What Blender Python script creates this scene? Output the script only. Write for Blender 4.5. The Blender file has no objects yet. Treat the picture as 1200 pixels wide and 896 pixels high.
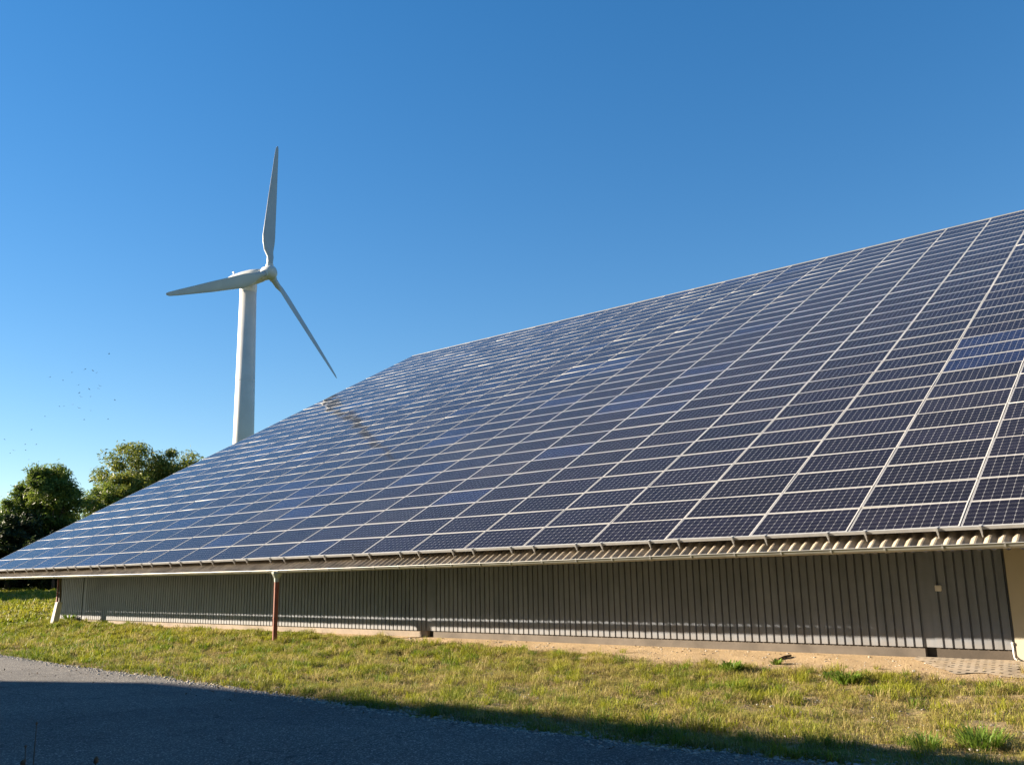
import bpy, bmesh, math, random
import numpy as np
from mathutils import Vector, Matrix

random.seed(7); rng = np.random.default_rng(7)
PI = math.pi; R = math.radians
S = bpy.context.scene
C = S.collection

# ------------------------------------------------------------------ camera
CAM = Vector((3.4355, -14.0089, -0.5815))
fw = Vector((-0.6247604, 0.75209372, 0.20983203))
rr = Vector((0.76665745, 0.64181091, -0.01775107))
uu = Vector((0.14802295, -0.14977913, 0.9775763))
FPX = 1058.7
cd = bpy.data.cameras.new('camera'); co = bpy.data.objects.new('camera', cd); C.objects.link(co)
cd.sensor_fit = 'HORIZONTAL'; cd.sensor_width = 36; cd.lens = FPX / 1200 * 36
cd.clip_start = 0.05; cd.clip_end = 9000
co.matrix_world = Matrix(((rr.x, uu.x, -fw.x, CAM.x), (rr.y, uu.y, -fw.y, CAM.y), (rr.z, uu.z, -fw.z, CAM.z), (0, 0, 0, 1)))
S.camera = co

# ------------------------------------------------------------------ sky, sun, exposure
SUN_AZ = R(115.5)            # left of +Y
SUN_EL = R(18.5)
sdir = Vector((-math.sin(SUN_AZ) * math.cos(SUN_EL), math.cos(SUN_AZ) * math.cos(SUN_EL), math.sin(SUN_EL)))
w = bpy.data.worlds.new('World'); S.world = w; w.use_nodes = True
nt = w.node_tree; nt.nodes.clear()
sky = nt.nodes.new('ShaderNodeTexSky'); sky.sky_type = 'NISHITA'; sky.sun_disc = False
sky.sun_elevation = SUN_EL; sky.sun_rotation = math.atan2(sdir.x, sdir.y)
sky.altitude = 300; sky.air_density = 1.0; sky.dust_density = 0.0; sky.ozone_density = 2.1
bg = nt.nodes.new('ShaderNodeBackground'); bg.inputs['Strength'].default_value = 0.066
wo = nt.nodes.new('ShaderNodeOutputWorld')
gm = nt.nodes.new('ShaderNodeGamma'); gm.inputs[1].default_value = 0.76
hs = nt.nodes.new('ShaderNodeHueSaturation'); hs.inputs['Saturation'].default_value = 1.55; hs.inputs['Hue'].default_value = 0.507
nt.links.new(sky.outputs[0], gm.inputs[0]); nt.links.new(gm.outputs[0], hs.inputs['Color']); nt.links.new(hs.outputs[0], bg.inputs[0]); nt.links.new(bg.outputs[0], wo.inputs[0])
sd = bpy.data.lights.new('sun', 'SUN'); so = bpy.data.objects.new('sun', sd); C.objects.link(so)
sd.energy = 5.0; sd.angle = R(0.55); sd.color = (1.0, 0.85, 0.66)
so.rotation_euler = (-sdir).to_track_quat('-Z', 'Y').to_euler()
so.location = (-40, -40, 60)
S.view_settings.view_transform = 'Standard'; S.view_settings.look = 'None'
S.view_settings.exposure = 1.95; S.view_settings.gamma = 1.0
S.view_settings.use_curve_mapping = False

def ray(px, py):
    return fw + rr * ((px - 600) / FPX) - uu * ((py - 448) / FPX)
def at_w(px, py, d):
    return CAM + ray(px, py) * d
def project(p):
    d = Vector(p) - CAM; z = d.dot(fw)
    return 600 + FPX * d.dot(rr) / z, 448 - FPX * d.dot(uu) / z, z

# ------------------------------------------------------------------ noise helpers
def vnoise(x, y, seed=0):
    xi = np.floor(x).astype(np.int64); yi = np.floor(y).astype(np.int64)
    fx = x - xi; fy = y - yi
    fx = fx * fx * (3 - 2 * fx); fy = fy * fy * (3 - 2 * fy)
    def h(a, b):
        n = (a * 374761393 + b * 668265263 + seed * 974711) & 0x7fffffff
        n = ((n ^ (n >> 13)) * 1274126177) & 0x7fffffff
        return ((n ^ (n >> 16)) & 0xffff) / 65535.0
    return (h(xi, yi) * (1 - fx) + h(xi + 1, yi) * fx) * (1 - fy) + (h(xi, yi + 1) * (1 - fx) + h(xi + 1, yi + 1) * fx) * fy
def fbm(x, y, seed=0, o=4):
    s = 0; a = 0.5; t = 0
    for i in range(o):
        s = s + a * vnoise(x * 2 ** i + i * 17.3, y * 2 ** i - i * 9.1, seed + i); t += a; a *= 0.5
    return s / t

# ------------------------------------------------------------------ object helpers
def tag(o, label=None, cat=None, group=None, kind=None):
    if label: o['label'] = label
    if cat: o['category'] = cat
    if group: o['group'] = group
    if kind: o['kind'] = kind
    return o
def thing(name, label, cat, loc=(0, 0, 0), group=None, parent=None):
    o = bpy.data.objects.new(name, None); C.objects.link(o); o.location = loc
    o.empty_display_size = 0.2
    return tag(o, label, cat, group)
def mesh_obj(name, me, parent=None, loc=None):
    o = bpy.data.objects.new(name, me); C.objects.link(o)
    if parent is not None: o.parent = parent
    if loc is not None: o.location = loc
    return o
def from_bm(name, bm, mats, parent=None, loc=None, smooth=False):
    me = bpy.data.meshes.new(name); bm.normal_update(); bm.to_mesh(me); bm.free()
    for m in (mats if isinstance(mats, (list, tuple)) else [mats]): me.materials.append(m)
    if smooth: me.polygons.foreach_set('use_smooth', [True] * len(me.polygons))
    return mesh_obj(name, me, parent, loc)
def from_np(name, v, f, mats, parent=None, smooth=False, mi=None, tint=None):
    """v (n,3); f list of arrays of faces (each (k,3) or (k,4))"""
    me = bpy.data.meshes.new(name)
    v = np.asarray(v, dtype=np.float32)
    fs = f if isinstance(f, list) else [f]
    nl = sum(a.size for a in fs); nf = sum(len(a) for a in fs)
    me.vertices.add(len(v)); me.vertices.foreach_set('co', v.ravel())
    me.loops.add(nl); me.polygons.add(nf)
    me.loops.foreach_set('vertex_index', np.concatenate([a.ravel() for a in fs]).astype(np.int32))
    tot = np.concatenate([np.full(len(a), a.shape[1]) for a in fs]).astype(np.int32)
    st = np.concatenate([[0], np.cumsum(tot)[:-1]]).astype(np.int32)
    me.polygons.foreach_set('loop_start', st)
    try: me.polygons.foreach_set('loop_total', tot)
    except Exception: pass
    if mi is not None: me.polygons.foreach_set('material_index', np.asarray(mi, dtype=np.int32))
    for m in (mats if isinstance(mats, (list, tuple)) else [mats]): me.materials.append(m)
    if tint is not None:
        a = me.attributes.new('tint', 'FLOAT_COLOR', 'POINT')
        a.data.foreach_set('color', np.asarray(tint, dtype=np.float32).ravel())
    me.update(calc_edges=True); me.validate()
    if smooth: me.polygons.foreach_set('use_smooth', [True] * len(me.polygons))
    return mesh_obj(name, me, parent)
def add_box(bm, x0, x1, y0, y1, z0, z1, bevel=0.0):
    r = bmesh.ops.create_cube(bm, size=1.0)
    for v in r['verts']:
        v.co = Vector((x0 + (v.co.x + .5) * (x1 - x0), y0 + (v.co.y + .5) * (y1 - y0), z0 + (v.co.z + .5) * (z1 - z0)))
    if bevel > 0:
        es = list({e for v in r['verts'] for e in v.link_edges})
        bmesh.ops.bevel(bm, geom=es, offset=bevel, segments=2, affect='EDGES')
def add_hull(bm, bot, top):
    a = [bm.verts.new(p) for p in bot]; b = [bm.verts.new(p) for p in top]; n = len(a)
    bm.faces.new(a[::-1]); bm.faces.new(b)
    for i in range(n): bm.faces.new((a[i], a[(i + 1) % n], b[(i + 1) % n], b[i]))
def add_tube(bm, pts, rad, n=10, caps=True):
    pts = [Vector(p) for p in pts]; rings = []
    if not isinstance(rad, (list, tuple)): rad = [rad] * len(pts)
    up = Vector((0.13, 0.31, 0.94)).normalized()
    for i, p in enumerate(pts):
        d = (pts[min(i + 1, len(pts) - 1)] - pts[max(i - 1, 0)]).normalized()
        a = d.cross(up)
        if a.length < 1e-3: a = d.cross(Vector((1, 0, 0)))
        a.normalize(); b = d.cross(a)
        rings.append([bm.verts.new(p + (a * math.cos(2 * PI * k / n) + b * math.sin(2 * PI * k / n)) * rad[i]) for k in range(n)])
    for i in range(len(rings) - 1):
        for k in range(n):
            bm.faces.new((rings[i][k], rings[i][(k + 1) % n], rings[i + 1][(k + 1) % n], rings[i + 1][k]))
    if caps:
        bm.faces.new(rings[0][::-1]); bm.faces.new(rings[-1])

# ------------------------------------------------------------------ materials
def newmat(name):
    m = bpy.data.materials.new(name); m.use_nodes = True
    t = m.node_tree
    return m, t, t.nodes['Principled BSDF']
def N(t, ty, **kw):
    n = t.nodes.new(ty)
    for k, v in kw.items(): setattr(n, k, v)
    return n
def link(t, a, b): t.links.new(a, b)
def noise(t, scale, detail=4, rough=0.55, vec=None, space='Object'):
    n = N(t, 'ShaderNodeTexNoise'); n.inputs['Scale'].default_value = scale; n.inputs['Detail'].default_value = detail; n.inputs['Roughness'].default_value = rough
    if vec is None:
        tc = N(t, 'ShaderNodeTexCoord'); vec = tc.outputs[space]
    link(t, vec, n.inputs['Vector']); return n.outputs['Fac']
def ramp(t, fac, stops, interp='LINEAR'):
    r = N(t, 'ShaderNodeValToRGB'); r.color_ramp.interpolation = interp
    e = r.color_ramp.elements
    while len(e) < len(stops): e.new(0.5)
    for i, (p, c) in enumerate(stops):
        e[i].position = p; e[i].color = (*c, 1) if len(c) == 3 else c
    link(t, fac, r.inputs[0]); return r.outputs[0]
def mix(t, fac, a, b, mode='MIX'):
    m = N(t, 'ShaderNodeMix', data_type='RGBA', blend_type=mode)
    for s, x in ((m.inputs[0], fac), (m.inputs[6], a), (m.inputs[7], b)):
        if isinstance(x, (int, float)): s.default_value = x
        elif isinstance(x, tuple): s.default_value = (*x, 1) if len(x) == 3 else x
        else: link(t, x, s)
    return m.outputs[2]
def math_(t, op, a, b=None, clamp=False):
    m = N(t, 'ShaderNodeMath', operation=op, use_clamp=clamp)
    for i, x in enumerate((a, b)):
        if x is None: continue
        if isinstance(x, (int, float)): m.inputs[i].default_value = x
        else: link(t, x, m.inputs[i])
    return m.outputs[0]
def bump(t, b, h, strength, dist=0.01):
    n = N(t, 'ShaderNodeBump'); n.inputs['Strength'].default_value = strength; n.inputs['Distance'].default_value = dist
    link(t, h, n.inputs['Height']); link(t, n.outputs[0], b.inputs['Normal'])
def plain(name, c, rough=0.6, metal=0.0, var=0.25, scale=3.0, bmp=0.0, bscale=40.0, c2=None, spec=0.5):
    m, t, b = newmat(name)
    f = noise(t, scale, 6, 0.6)
    c2 = c2 or tuple(x * (1 - var) for x in c)
    col = ramp(t, f, [(0.3, c2), (0.7, c)])
    link(t, col, b.inputs['Base Color'])
    b.inputs['Roughness'].default_value = rough; b.inputs['Metallic'].default_value = metal
    b.inputs['Specular IOR Level'].default_value = spec
    if bmp: bump(t, b, noise(t, bscale, 4), bmp)
    return m

M_alu = plain('aluminium', (0.44, 0.43, 0.41), 0.6, 0.15, 0.15, 5, spec=0.25)
M_rail = plain('galvanised_rail', (0.42, 0.42, 0.41), 0.55, 0.3, 0.2, 7, spec=0.3)
M_zinc = plain('zinc_gutter', (0.42, 0.42, 0.40), 0.42, 0.45, 0.35, 2.2, 0.03, 9)
M_tile = plain('fibre_cement', (0.46, 0.39, 0.29), 0.95, 0, 0.6, 3, 0.3, 60, spec=0.15)
M_dark = plain('dark_steel', (0.05, 0.05, 0.05), 0.5, 0.2, 0.3, 4)
M_conc = plain('plinth_concrete', (0.17, 0.145, 0.12), 0.92, 0, 0.5, 1.7, 0.2, 50)
M_concA = plain('pale_plinth_concrete', (0.34, 0.28, 0.22), 0.92, 0, 0.35, 1.7, 0.2, 50)
M_concD = plain('dark_plinth_concrete', (0.085, 0.068, 0.052), 0.92, 0, 0.4, 2.5, 0.2, 50)  # darkest plinth tone, used on the right-hand piece
M_footing = plain('pale_concrete', (0.62, 0.60, 0.56), 0.85, 0, 0.25, 2.5, 0.15, 40)
M_cream = plain('cream_render', (0.50, 0.46, 0.36), 0.9, 0, 0.12, 1.0, 0.1, 90)
M_rust = plain('rust_red_paint', (0.30, 0.075, 0.035), 0.55, 0, 0.4, 6)
M_hopper = plain('grey_green_zinc', (0.42, 0.45, 0.40), 0.5, 0.3, 0.2, 6)
M_white = plain('white_plastic', (0.75, 0.74, 0.70), 0.5, 0, 0.08, 6)
M_turb = plain('turbine_paint', (0.55, 0.55, 0.53), 0.45, 0, 0.16, 0.35)
M_blade = plain('blade_paint', (0.40, 0.42, 0.44), 0.4, 0, 0.12, 0.3)
M_black = plain('black_rubber', (0.02, 0.02, 0.02), 0.7)
M_bark = plain('bark', (0.10, 0.075, 0.05), 0.95, 0, 0.5, 5, 0.6, 18)
M_wood = plain('weathered_wood', (0.16, 0.10, 0.06), 0.9, 0, 0.5, 14)
M_bird = plain('bird_feathers', (0.03, 0.03, 0.035), 0.8)
M_stone = plain('gravel_stone', (0.42, 0.39, 0.34), 0.9, 0, 0.5, 9)
M_barn = plain('barn_render', (0.40, 0.38, 0.34), 0.9, 0, 0.15, 1)
M_barnroof = plain('barn_roof', (0.20, 0.10, 0.07), 0.8, 0, 0.3, 2)

def clad_mat():
    m, t, b = newmat('grey_coated_steel')
    tc = N(t, 'ShaderNodeTexCoord'); mp = N(t, 'ShaderNodeMapping'); link(t, tc.outputs['Object'], mp.inputs[0]); mp.inputs['Scale'].default_value = (7, 1, 0.35)
    st = noise(t, 1.0, 5, 0.6, mp.outputs[0]); sp = N(t, 'ShaderNodeSeparateXYZ'); link(t, tc.outputs['Object'], sp.inputs[0])
    lo = math_(t, 'ADD', math_(t, 'MULTIPLY', math_(t, 'ADD', sp.outputs[2], 1.50), -4.0), math_(t, 'MULTIPLY', math_(t, 'SUBTRACT', noise(t, 5, 5, .7), 0.5), 1.8), True)
    col = ramp(t, st, [(0.3, (0.140, 0.166, 0.205)), (0.55, (0.180, 0.208, 0.254)), (0.75, (0.205, 0.232, 0.280))])
    blot = ramp(t, noise(t, 1.7, 6, .65), [(0.35, (0.86, 0.86, 0.86)), (0.65, (1.06, 1.06, 1.06))])
    col = mix(t, 1.0, col, blot, 'MULTIPLY')
    col = mix(t, math_(t, 'MULTIPLY', lo, 0.35), col, (0.30, 0.25, 0.19))
    link(t, col, b.inputs['Base Color']); b.inputs['Roughness'].default_value = 0.5
    return m
M_clad = clad_mat()
def clad_mat():
    m, t, b = newmat('grey_coated_steel')
    tc = N(t, 'ShaderNodeTexCoord'); mp = N(t, 'ShaderNodeMapping'); link(t, tc.outputs['Object'], mp.inputs[0]); mp.inputs['Scale'].default_value = (7, 1, 0.35)
    st = noise(t, 1.0, 5, 0.6, mp.outputs[0]); sp = N(t, 'ShaderNodeSeparateXYZ'); link(t, tc.outputs['Object'], sp.inputs[0])
    lo = math_(t, 'ADD', math_(t, 'MULTIPLY', math_(t, 'ADD', sp.outputs[2], 1.50), -4.0), math_(t, 'MULTIPLY', math_(t, 'SUBTRACT', noise(t, 5, 5, .7), 0.5), 1.8), True)
    col = ramp(t, st, [(0.3, (0.140, 0.166, 0.205)), (0.55, (0.180, 0.208, 0.254)), (0.75, (0.205, 0.232, 0.280))])
    blot = ramp(t, noise(t, 1.7, 6, .65), [(0.35, (0.86, 0.86, 0.86)), (0.65, (1.06, 1.06, 1.06))])
    col = mix(t, 1.0, col, blot, 'MULTIPLY')
    col = mix(t, math_(t, 'MULTIPLY', lo, 0.35), col, (0.30, 0.25, 0.19))
    link(t, col, b.inputs['Base Color']); b.inputs['Roughness'].default_value = 0.5
    return m
M_clad = clad_mat()
def on_roof(px, py):
    n = Vector((0, -math.sin(R(28.61)), math.cos(R(28.61)))); d = ray(px, py)
    return CAM + d * (-CAM.dot(n) / d.dot(n))
def panel_mat(name, mode):
    m, t, b = newmat(name)
    uv = N(t, 'ShaderNodeUVMap'); uv.uv_map = 'cells'
    sp = N(t, 'ShaderNodeSeparateXYZ'); link(t, uv.outputs[0], sp.inputs[0])
    u, v = sp.outputs[0], sp.outputs[1]
    fx = math_(t, 'ABSOLUTE', math_(t, 'SUBTRACT', math_(t, 'FRACT', u), 0.5))
    fy0 = math_(t, 'FRACT', v)
    fy = math_(t, 'ABSOLUTE', math_(t, 'SUBTRACT', fy0, 0.5))
    inx = math_(t, 'MULTIPLY', math_(t, 'GREATER_THAN', u, 0.0), math_(t, 'LESS_THAN', u, 12.0))
    iny = math_(t, 'MULTIPLY', math_(t, 'GREATER_THAN', v, 0.0), math_(t, 'LESS_THAN', v, 6.0))
    cell = math_(t, 'MULTIPLY', math_(t, 'LESS_THAN', fx, 0.486), math_(t, 'LESS_THAN', fy, 0.490))
    cell = math_(t, 'MULTIPLY', cell, math_(t, 'LESS_THAN', math_(t, 'ADD', fx, fy), 0.885))
    cell = math_(t, 'MULTIPLY', cell, math_(t, 'MULTIPLY', inx, iny))
    bus = math_(t, 'LESS_THAN', math_(t, 'ABSOLUTE', math_(t, 'SUBTRACT', fy, 0.25)), 0.012)
    if mode == 'object':
        oi = N(t, 'ShaderNodeObjectInfo'); tint = oi.outputs['Color']
    else:
        at = N(t, 'ShaderNodeAttribute'); at.attribute_name = 'tint'; tint = at.outputs['Color']
    # each cell a touch different
    wn = N(t, 'ShaderNodeTexWhiteNoise', noise_dimensions='2D')
    vm = N(t, 'ShaderNodeVectorMath', operation='FLOOR'); link(t, uv.outputs[0], vm.inputs[0]); link(t, vm.outputs[0], wn.inputs['Vector'])
    k = math_(t, 'ADD', math_(t, 'MULTIPLY', wn.outputs['Value'], 0.5), 0.75)
    cc = mix(t, 1.0, tint, k, 'MULTIPLY')
    cc = mix(t, math_(t, 'MULTIPLY', bus, 0.40), cc, (0.20, 0.20, 0.22))
    inner = math_(t, 'MULTIPLY', inx, iny)
    col = mix(t, cell, mix(t, inner, (0.60, 0.58, 0.54), (0.25, 0.25, 0.25)), cc)
    geo = N(t, 'ShaderNodeNewGeometry')
    d1 = noise(t, 0.35, 5, 0.6, geo.outputs['Position']); d2 = noise(t, 9.0, 4, 0.7, geo.outputs['Position']); d3 = None
    dust = math_(t, 'MULTIPLY', math_(t, 'MULTIPLY', d1, d2), 0.05)
    col = mix(t, dust, col, (0.30, 0.24, 0.14))
    link(t, col, b.inputs['Base Color'])
    b.inputs['Roughness'].default_value = 0.16
    b.inputs['Specular IOR Level'].default_value = 0.14
    b.inputs['IOR'].default_value = 1.45
    link(t, math_(t, 'ADD', math_(t, 'MULTIPLY', d2, 0.06), 0.025), b.inputs['Roughness'])
    return m
M_pv = panel_mat('solar_glass', 'object'); M_pv2 = panel_mat('solar_glass_array', 'attribute')

def leaf_mat(name, stops, transl=0.35, scale=0.5):
    m, t, b = newmat(name)
    geo = N(t, 'ShaderNodeNewGeometry')
    f = noise(t, scale, 4, 0.6, geo.outputs['Position'])
    rnd = geo.outputs['Random Per Island']
    f2 = math_(t, 'ADD', math_(t, 'MULTIPLY', f, 0.65), math_(t, 'MULTIPLY', rnd, 0.35))
    col = ramp(t, f2, stops)
    b.inputs['Roughness'].default_value = 0.55; b.inputs['Specular IOR Level'].default_value = 0.35
    link(t, col, b.inputs['Base Color'])
    tr = N(t, 'ShaderNodeBsdfTranslucent'); link(t, col, tr.inputs[0])
    mx = N(t, 'ShaderNodeMixShader'); mx.inputs[0].default_value = transl
    link(t, b.outputs[0], mx.inputs[1]); link(t, tr.outputs[0], mx.inputs[2])
    link(t, mx.outputs[0], t.nodes['Material Output'].inputs[0])
    return m
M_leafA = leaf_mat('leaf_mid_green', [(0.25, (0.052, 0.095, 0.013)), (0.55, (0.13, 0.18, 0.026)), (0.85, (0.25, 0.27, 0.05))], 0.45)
M_leafB = leaf_mat('leaf_shaded_green', [(0.25, (0.016, 0.03, 0.008)), (0.55, (0.035, 0.055, 0.014)), (0.85, (0.065, 0.08, 0.02))])  # shade on the shrubs and hedge is put into this darker leaf colour
M_leafC = leaf_mat('leaf_olive_green', [(0.25, (0.06, 0.09, 0.013)), (0.55, (0.16, 0.19, 0.028)), (0.85, (0.28, 0.27, 0.05))], 0.45)
M_weed = leaf_mat('weed_leaf', [(0.2, (0.07, 0.13, 0.014)), (0.6, (0.15, 0.24, 0.028)), (0.9, (0.26, 0.30, 0.05))], 0.35, 3)

def grass_mat():
    m, t, b = newmat('grass_blades')
    at = N(t, 'ShaderNodeAttribute'); at.attribute_name = 'tint'
    link(t, at.outputs['Color'], b.inputs['Base Color'])
    b.inputs['Roughness'].default_value = 0.6; b.inputs['Specular IOR Level'].default_value = 0.25
    tr = N(t, 'ShaderNodeBsdfTranslucent'); link(t, at.outputs['Color'], tr.inputs[0])
    mx = N(t, 'ShaderNodeMixShader'); mx.inputs[0].default_value = 0.35
    link(t, b.outputs[0], mx.inputs[1]); link(t, tr.outputs[0], mx.inputs[2])
    link(t, mx.outputs[0], t.nodes['Material Output'].inputs[0]); return m
M_grass = grass_mat()
def ground_mat():
    m, t, b = newmat('soil_and_turf')
    at = N(t, 'ShaderNodeAttribute'); at.attribute_name = 'tint'
    sp = N(t, 'ShaderNodeSeparateColor'); link(t, at.outputs['Color'], sp.inputs[0])
    g = sp.outputs[0]
    n1 = noise(t, 2.0, 6, 0.65); n2 = noise(t, 35, 5, 0.7); n3 = noise(t, 9, 5, 0.6)
    litter_col = ramp(t, n2, [(0.25, (0.14, 0.095, 0.045)), (0.5, (0.30, 0.225, 0.11)), (0.75, (0.46, 0.37, 0.21))])  # straw and litter tone of the soil within the turf
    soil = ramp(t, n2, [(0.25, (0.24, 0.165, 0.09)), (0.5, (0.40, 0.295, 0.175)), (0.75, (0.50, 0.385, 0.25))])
    turf = ramp(t, n3, [(0.3, (0.10, 0.095, 0.02)), (0.55, (0.20, 0.185, 0.04)), (0.8, (0.30, 0.25, 0.085))])
    f = math_(t, 'ADD', g, math_(t, 'MULTIPLY', math_(t, 'SUBTRACT', n3, 0.5), 1.1))
    f = ramp(t, f, [(0.30, (0, 0, 0)), (0.62, (1, 1, 1))])
    soil = mix(t, sp.outputs[2], soil, litter_col)
    link(t, mix(t, sp.outputs[1], mix(t, f, soil, turf), (0.055, 0.075, 0.02)), b.inputs['Base Color'])
    b.inputs['Roughness'].default_value = 0.95; b.inputs['Specular IOR Level'].default_value = 0.15
    bump(t, b, n2, 0.6, 0.03); return m
M_ground = ground_mat()
def asphalt_mat():
    m, t, b = newmat('asphalt')
    v = N(t, 'ShaderNodeTexVoronoi'); v.inputs['Scale'].default_value = 75
    tc = N(t, 'ShaderNodeTexCoord'); link(t, tc.outputs['Object'], v.inputs['Vector'])
    sp = N(t, 'ShaderNodeSeparateColor'); link(t, v.outputs['Color'], sp.inputs[0])
    chip = ramp(t, sp.outputs[0], [(0.0, (0.060, 0.057, 0.054)), (0.55, (0.10, 0.094, 0.088)), (0.85, (0.15, 0.142, 0.13)), (1.0, (0.38, 0.36, 0.33))])
    n1 = noise(t, 0.9, 6, 0.6)
    worn = ramp(t, n1, [(0.3, (0.82, 0.82, 0.82)), (0.7, (1.12, 1.1, 1.06))])
    patch = ramp(t, noise(t, 0.25, 3, 0.5), [(0.46, (0.90, 0.90, 0.90)), (0.50, (1.08, 1.07, 1.05))])
    vc = N(t, 'ShaderNodeTexVoronoi', feature='DISTANCE_TO_EDGE'); vc.inputs['Scale'].default_value = 0.42
    mpn = N(t, 'ShaderNodeMix', data_type='RGBA', blend_type='LINEAR_LIGHT'); mpn.inputs[0].default_value = 0.35; link(t, tc.outputs['Object'], mpn.inputs[6])
    nz = N(t, 'ShaderNodeTexNoise'); nz.inputs['Scale'].default_value = 2.2; nz.inputs['Detail'].default_value = 5; link(t, tc.outputs['Object'], nz.inputs['Vector']); link(t, nz.outputs['Color'], mpn.inputs[7])
    link(t, mpn.outputs[2], vc.inputs['Vector'])
    crack = ramp(t, vc.outputs['Distance'], [(0.0, (0.35, 0.35, 0.35)), (0.006, (1, 1, 1))])
    col = mix(t, 1.0, mix(t, 1.0, mix(t, 1.0, chip, worn, 'MULTIPLY'), patch, 'MULTIPLY'), crack, 'MULTIPLY')
    link(t, col, b.inputs['Base Color'])
    b.inputs['Roughness'].default_value = 0.88; b.inputs['Specular IOR Level'].default_value = 0.3
    bump(t, b, v.outputs['Distance'], 0.6, 0.006); return m
M_asphalt = asphalt_mat()
def paver_mat():
    m, t, b = newmat('grid_pavers')
    tc = N(t, 'ShaderNodeTexCoord')
    mp = N(t, 'ShaderNodeMapping'); link(t, tc.outputs['Object'], mp.inputs[0]); mp.inputs['Rotation'].default_value = (0, 0, R(8))
    sp = N(t, 'ShaderNodeSeparateXYZ'); link(t, mp.outputs[0], sp.inputs[0])
    row = math_(t, 'MULTIPLY', sp.outputs[1], 6.2)
    off = math_(t, 'MULTIPLY', math_(t, 'MODULO', math_(t, 'FLOOR', row), 2.0), 0.5)
    u = math_(t, 'ABSOLUTE', math_(t, 'SUBTRACT', math_(t, 'FRACT', math_(t, 'ADD', math_(t, 'MULTIPLY', sp.outputs[0], 9.0), off)), 0.5))
    v = math_(t, 'ABSOLUTE', math_(t, 'SUBTRACT', math_(t, 'FRACT', row), 0.5))
    hole = math_(t, 'MULTIPLY', math_(t, 'LESS_THAN', u, 0.22), math_(t, 'LESS_THAN', v, 0.17))
    n = noise(t, 14, 5, 0.65); sand = ramp(t, noise(t, 2.5, 4), [(0.42, (0, 0, 0)), (0.62, (1, 1, 1))])
    stone = ramp(t, n, [(0.3, (0.24, 0.20, 0.15)), (0.7, (0.36, 0.30, 0.23))])
    col = mix(t, math_(t, 'MULTIPLY', hole, 0.95), stone, (0.035, 0.03, 0.022))
    col = mix(t, math_(t, 'MULTIPLY', sand, 0.35), col, (0.40, 0.29, 0.17))
    link(t, col, b.inputs['Base Color']); b.inputs['Roughness'].default_value = 0.95
    return m
M_paver = paver_mat()

# ------------------------------------------------------------------ terrain
WALL_Y = 1.3
def edge(x):
    return np.interp(x, [-80, -45, -28, -20.2, -15.6, -12.0, -8.6, -6.3, -4.5, -3.1, -2.0, -0.3, 1.0, 3.0, 8, 40, 200],
                     [8, -0.5, -3.9, -4.72, -5.15, -5.33, -5.60, -5.84, -6.02, -6.12, -6.13, -6.02, -5.9, -5.7, -5.3, -3.5, -3.5])
def height(x, y):
    x = np.asarray(x, float); y = np.asarray(y, float)
    e = edge(x)
    t = np.clip((y - e) / (WALL_Y - e), 0, 1)
    zb = np.interp(x, [-30, -25, -18, 2], [-1.86, -1.89, -1.91, -1.93])
    main = -2.2 + (zb + 2.2) * t ** 2.6
    ww = (x - 3.4355) * -0.6248 + (y + 14) * 0.7521
    lz = np.interp(ww, [20, 31, 61, 90, 400], [-2.05, -1.82, -0.93, -0.9, -3.0])
    left = -2.2 + (lz + 2.2) * np.clip((y - e) / 5, 0, 1)
    k = np.clip((-25.0 - x) / 7.0, 0, 1); k = k * k * (3 - 2 * k)
    k = np.where(x > -40, k * np.clip(1 - (y - 0.8) / 3 * np.clip((x + 36) / 4, 0, 1), 0, 1), k)
    z = main * (1 - k) + left * k
    g = np.clip((y - e) / 0.35, 0, 1)
    bumpy = (fbm(x * 1.3, y * 1.3, 3) - 0.5) * 0.10 + (fbm(x * 5, y * 5, 5) - 0.45) * 0.075 * np.clip((-0.1 - y) / .8, .12, 1)
    far = np.clip(1 - (WALL_Y - y) / 0.35, 0, 1) * (x > -31)
    z = z + g * (bumpy + 0.015) * (1 - far * 0.9)
    return z
def grass_density(x, y):
    """0..1: how much turf covers the soil"""
    e = edge(x)
    d = np.interp(x, [-30, -18, -12, -8, -5, -1, 3], [1.0, 0.95, 0.86, 0.76, 0.70, 0.60, 0.52])
    sand_top = np.interp(x, [-60, -31.5, -30, -20, -14, -11, -7, -4.5, -2, 0, 3], [60, 60, 1.2, 1.05, 0.95, 0.35, -0.20, -0.52, -0.55, -0.58, -0.75])
    s = np.clip((y - sand_top - (fbm(x * 1.1, y * 1.1, 21) - .5) * 1.0) / 0.5, 0, 1)
    d = d * (1 - s * 0.97)
    d = d + (fbm(x * 0.9, y * 1.4, 11) - 0.5) * 0.9 + (fbm(x * 4, y * 4, 31) - 0.5) * 1.0
    near_edge = np.clip(1 - (y - e) / 0.9, 0, 1)
    d = d + near_edge * 0.35
    d = d - np.clip(1 - (y - e) / 0.16, 0, 1) * 1.0 * (fbm(x * 1.7, y, 41) > 0.42)
    d = d * (s < 0.98)
    d = np.where((y > 3) | (x > 14) | (x < -31.5), np.maximum(d, .9), d)
    return np.clip(d, 0, 1)

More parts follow.
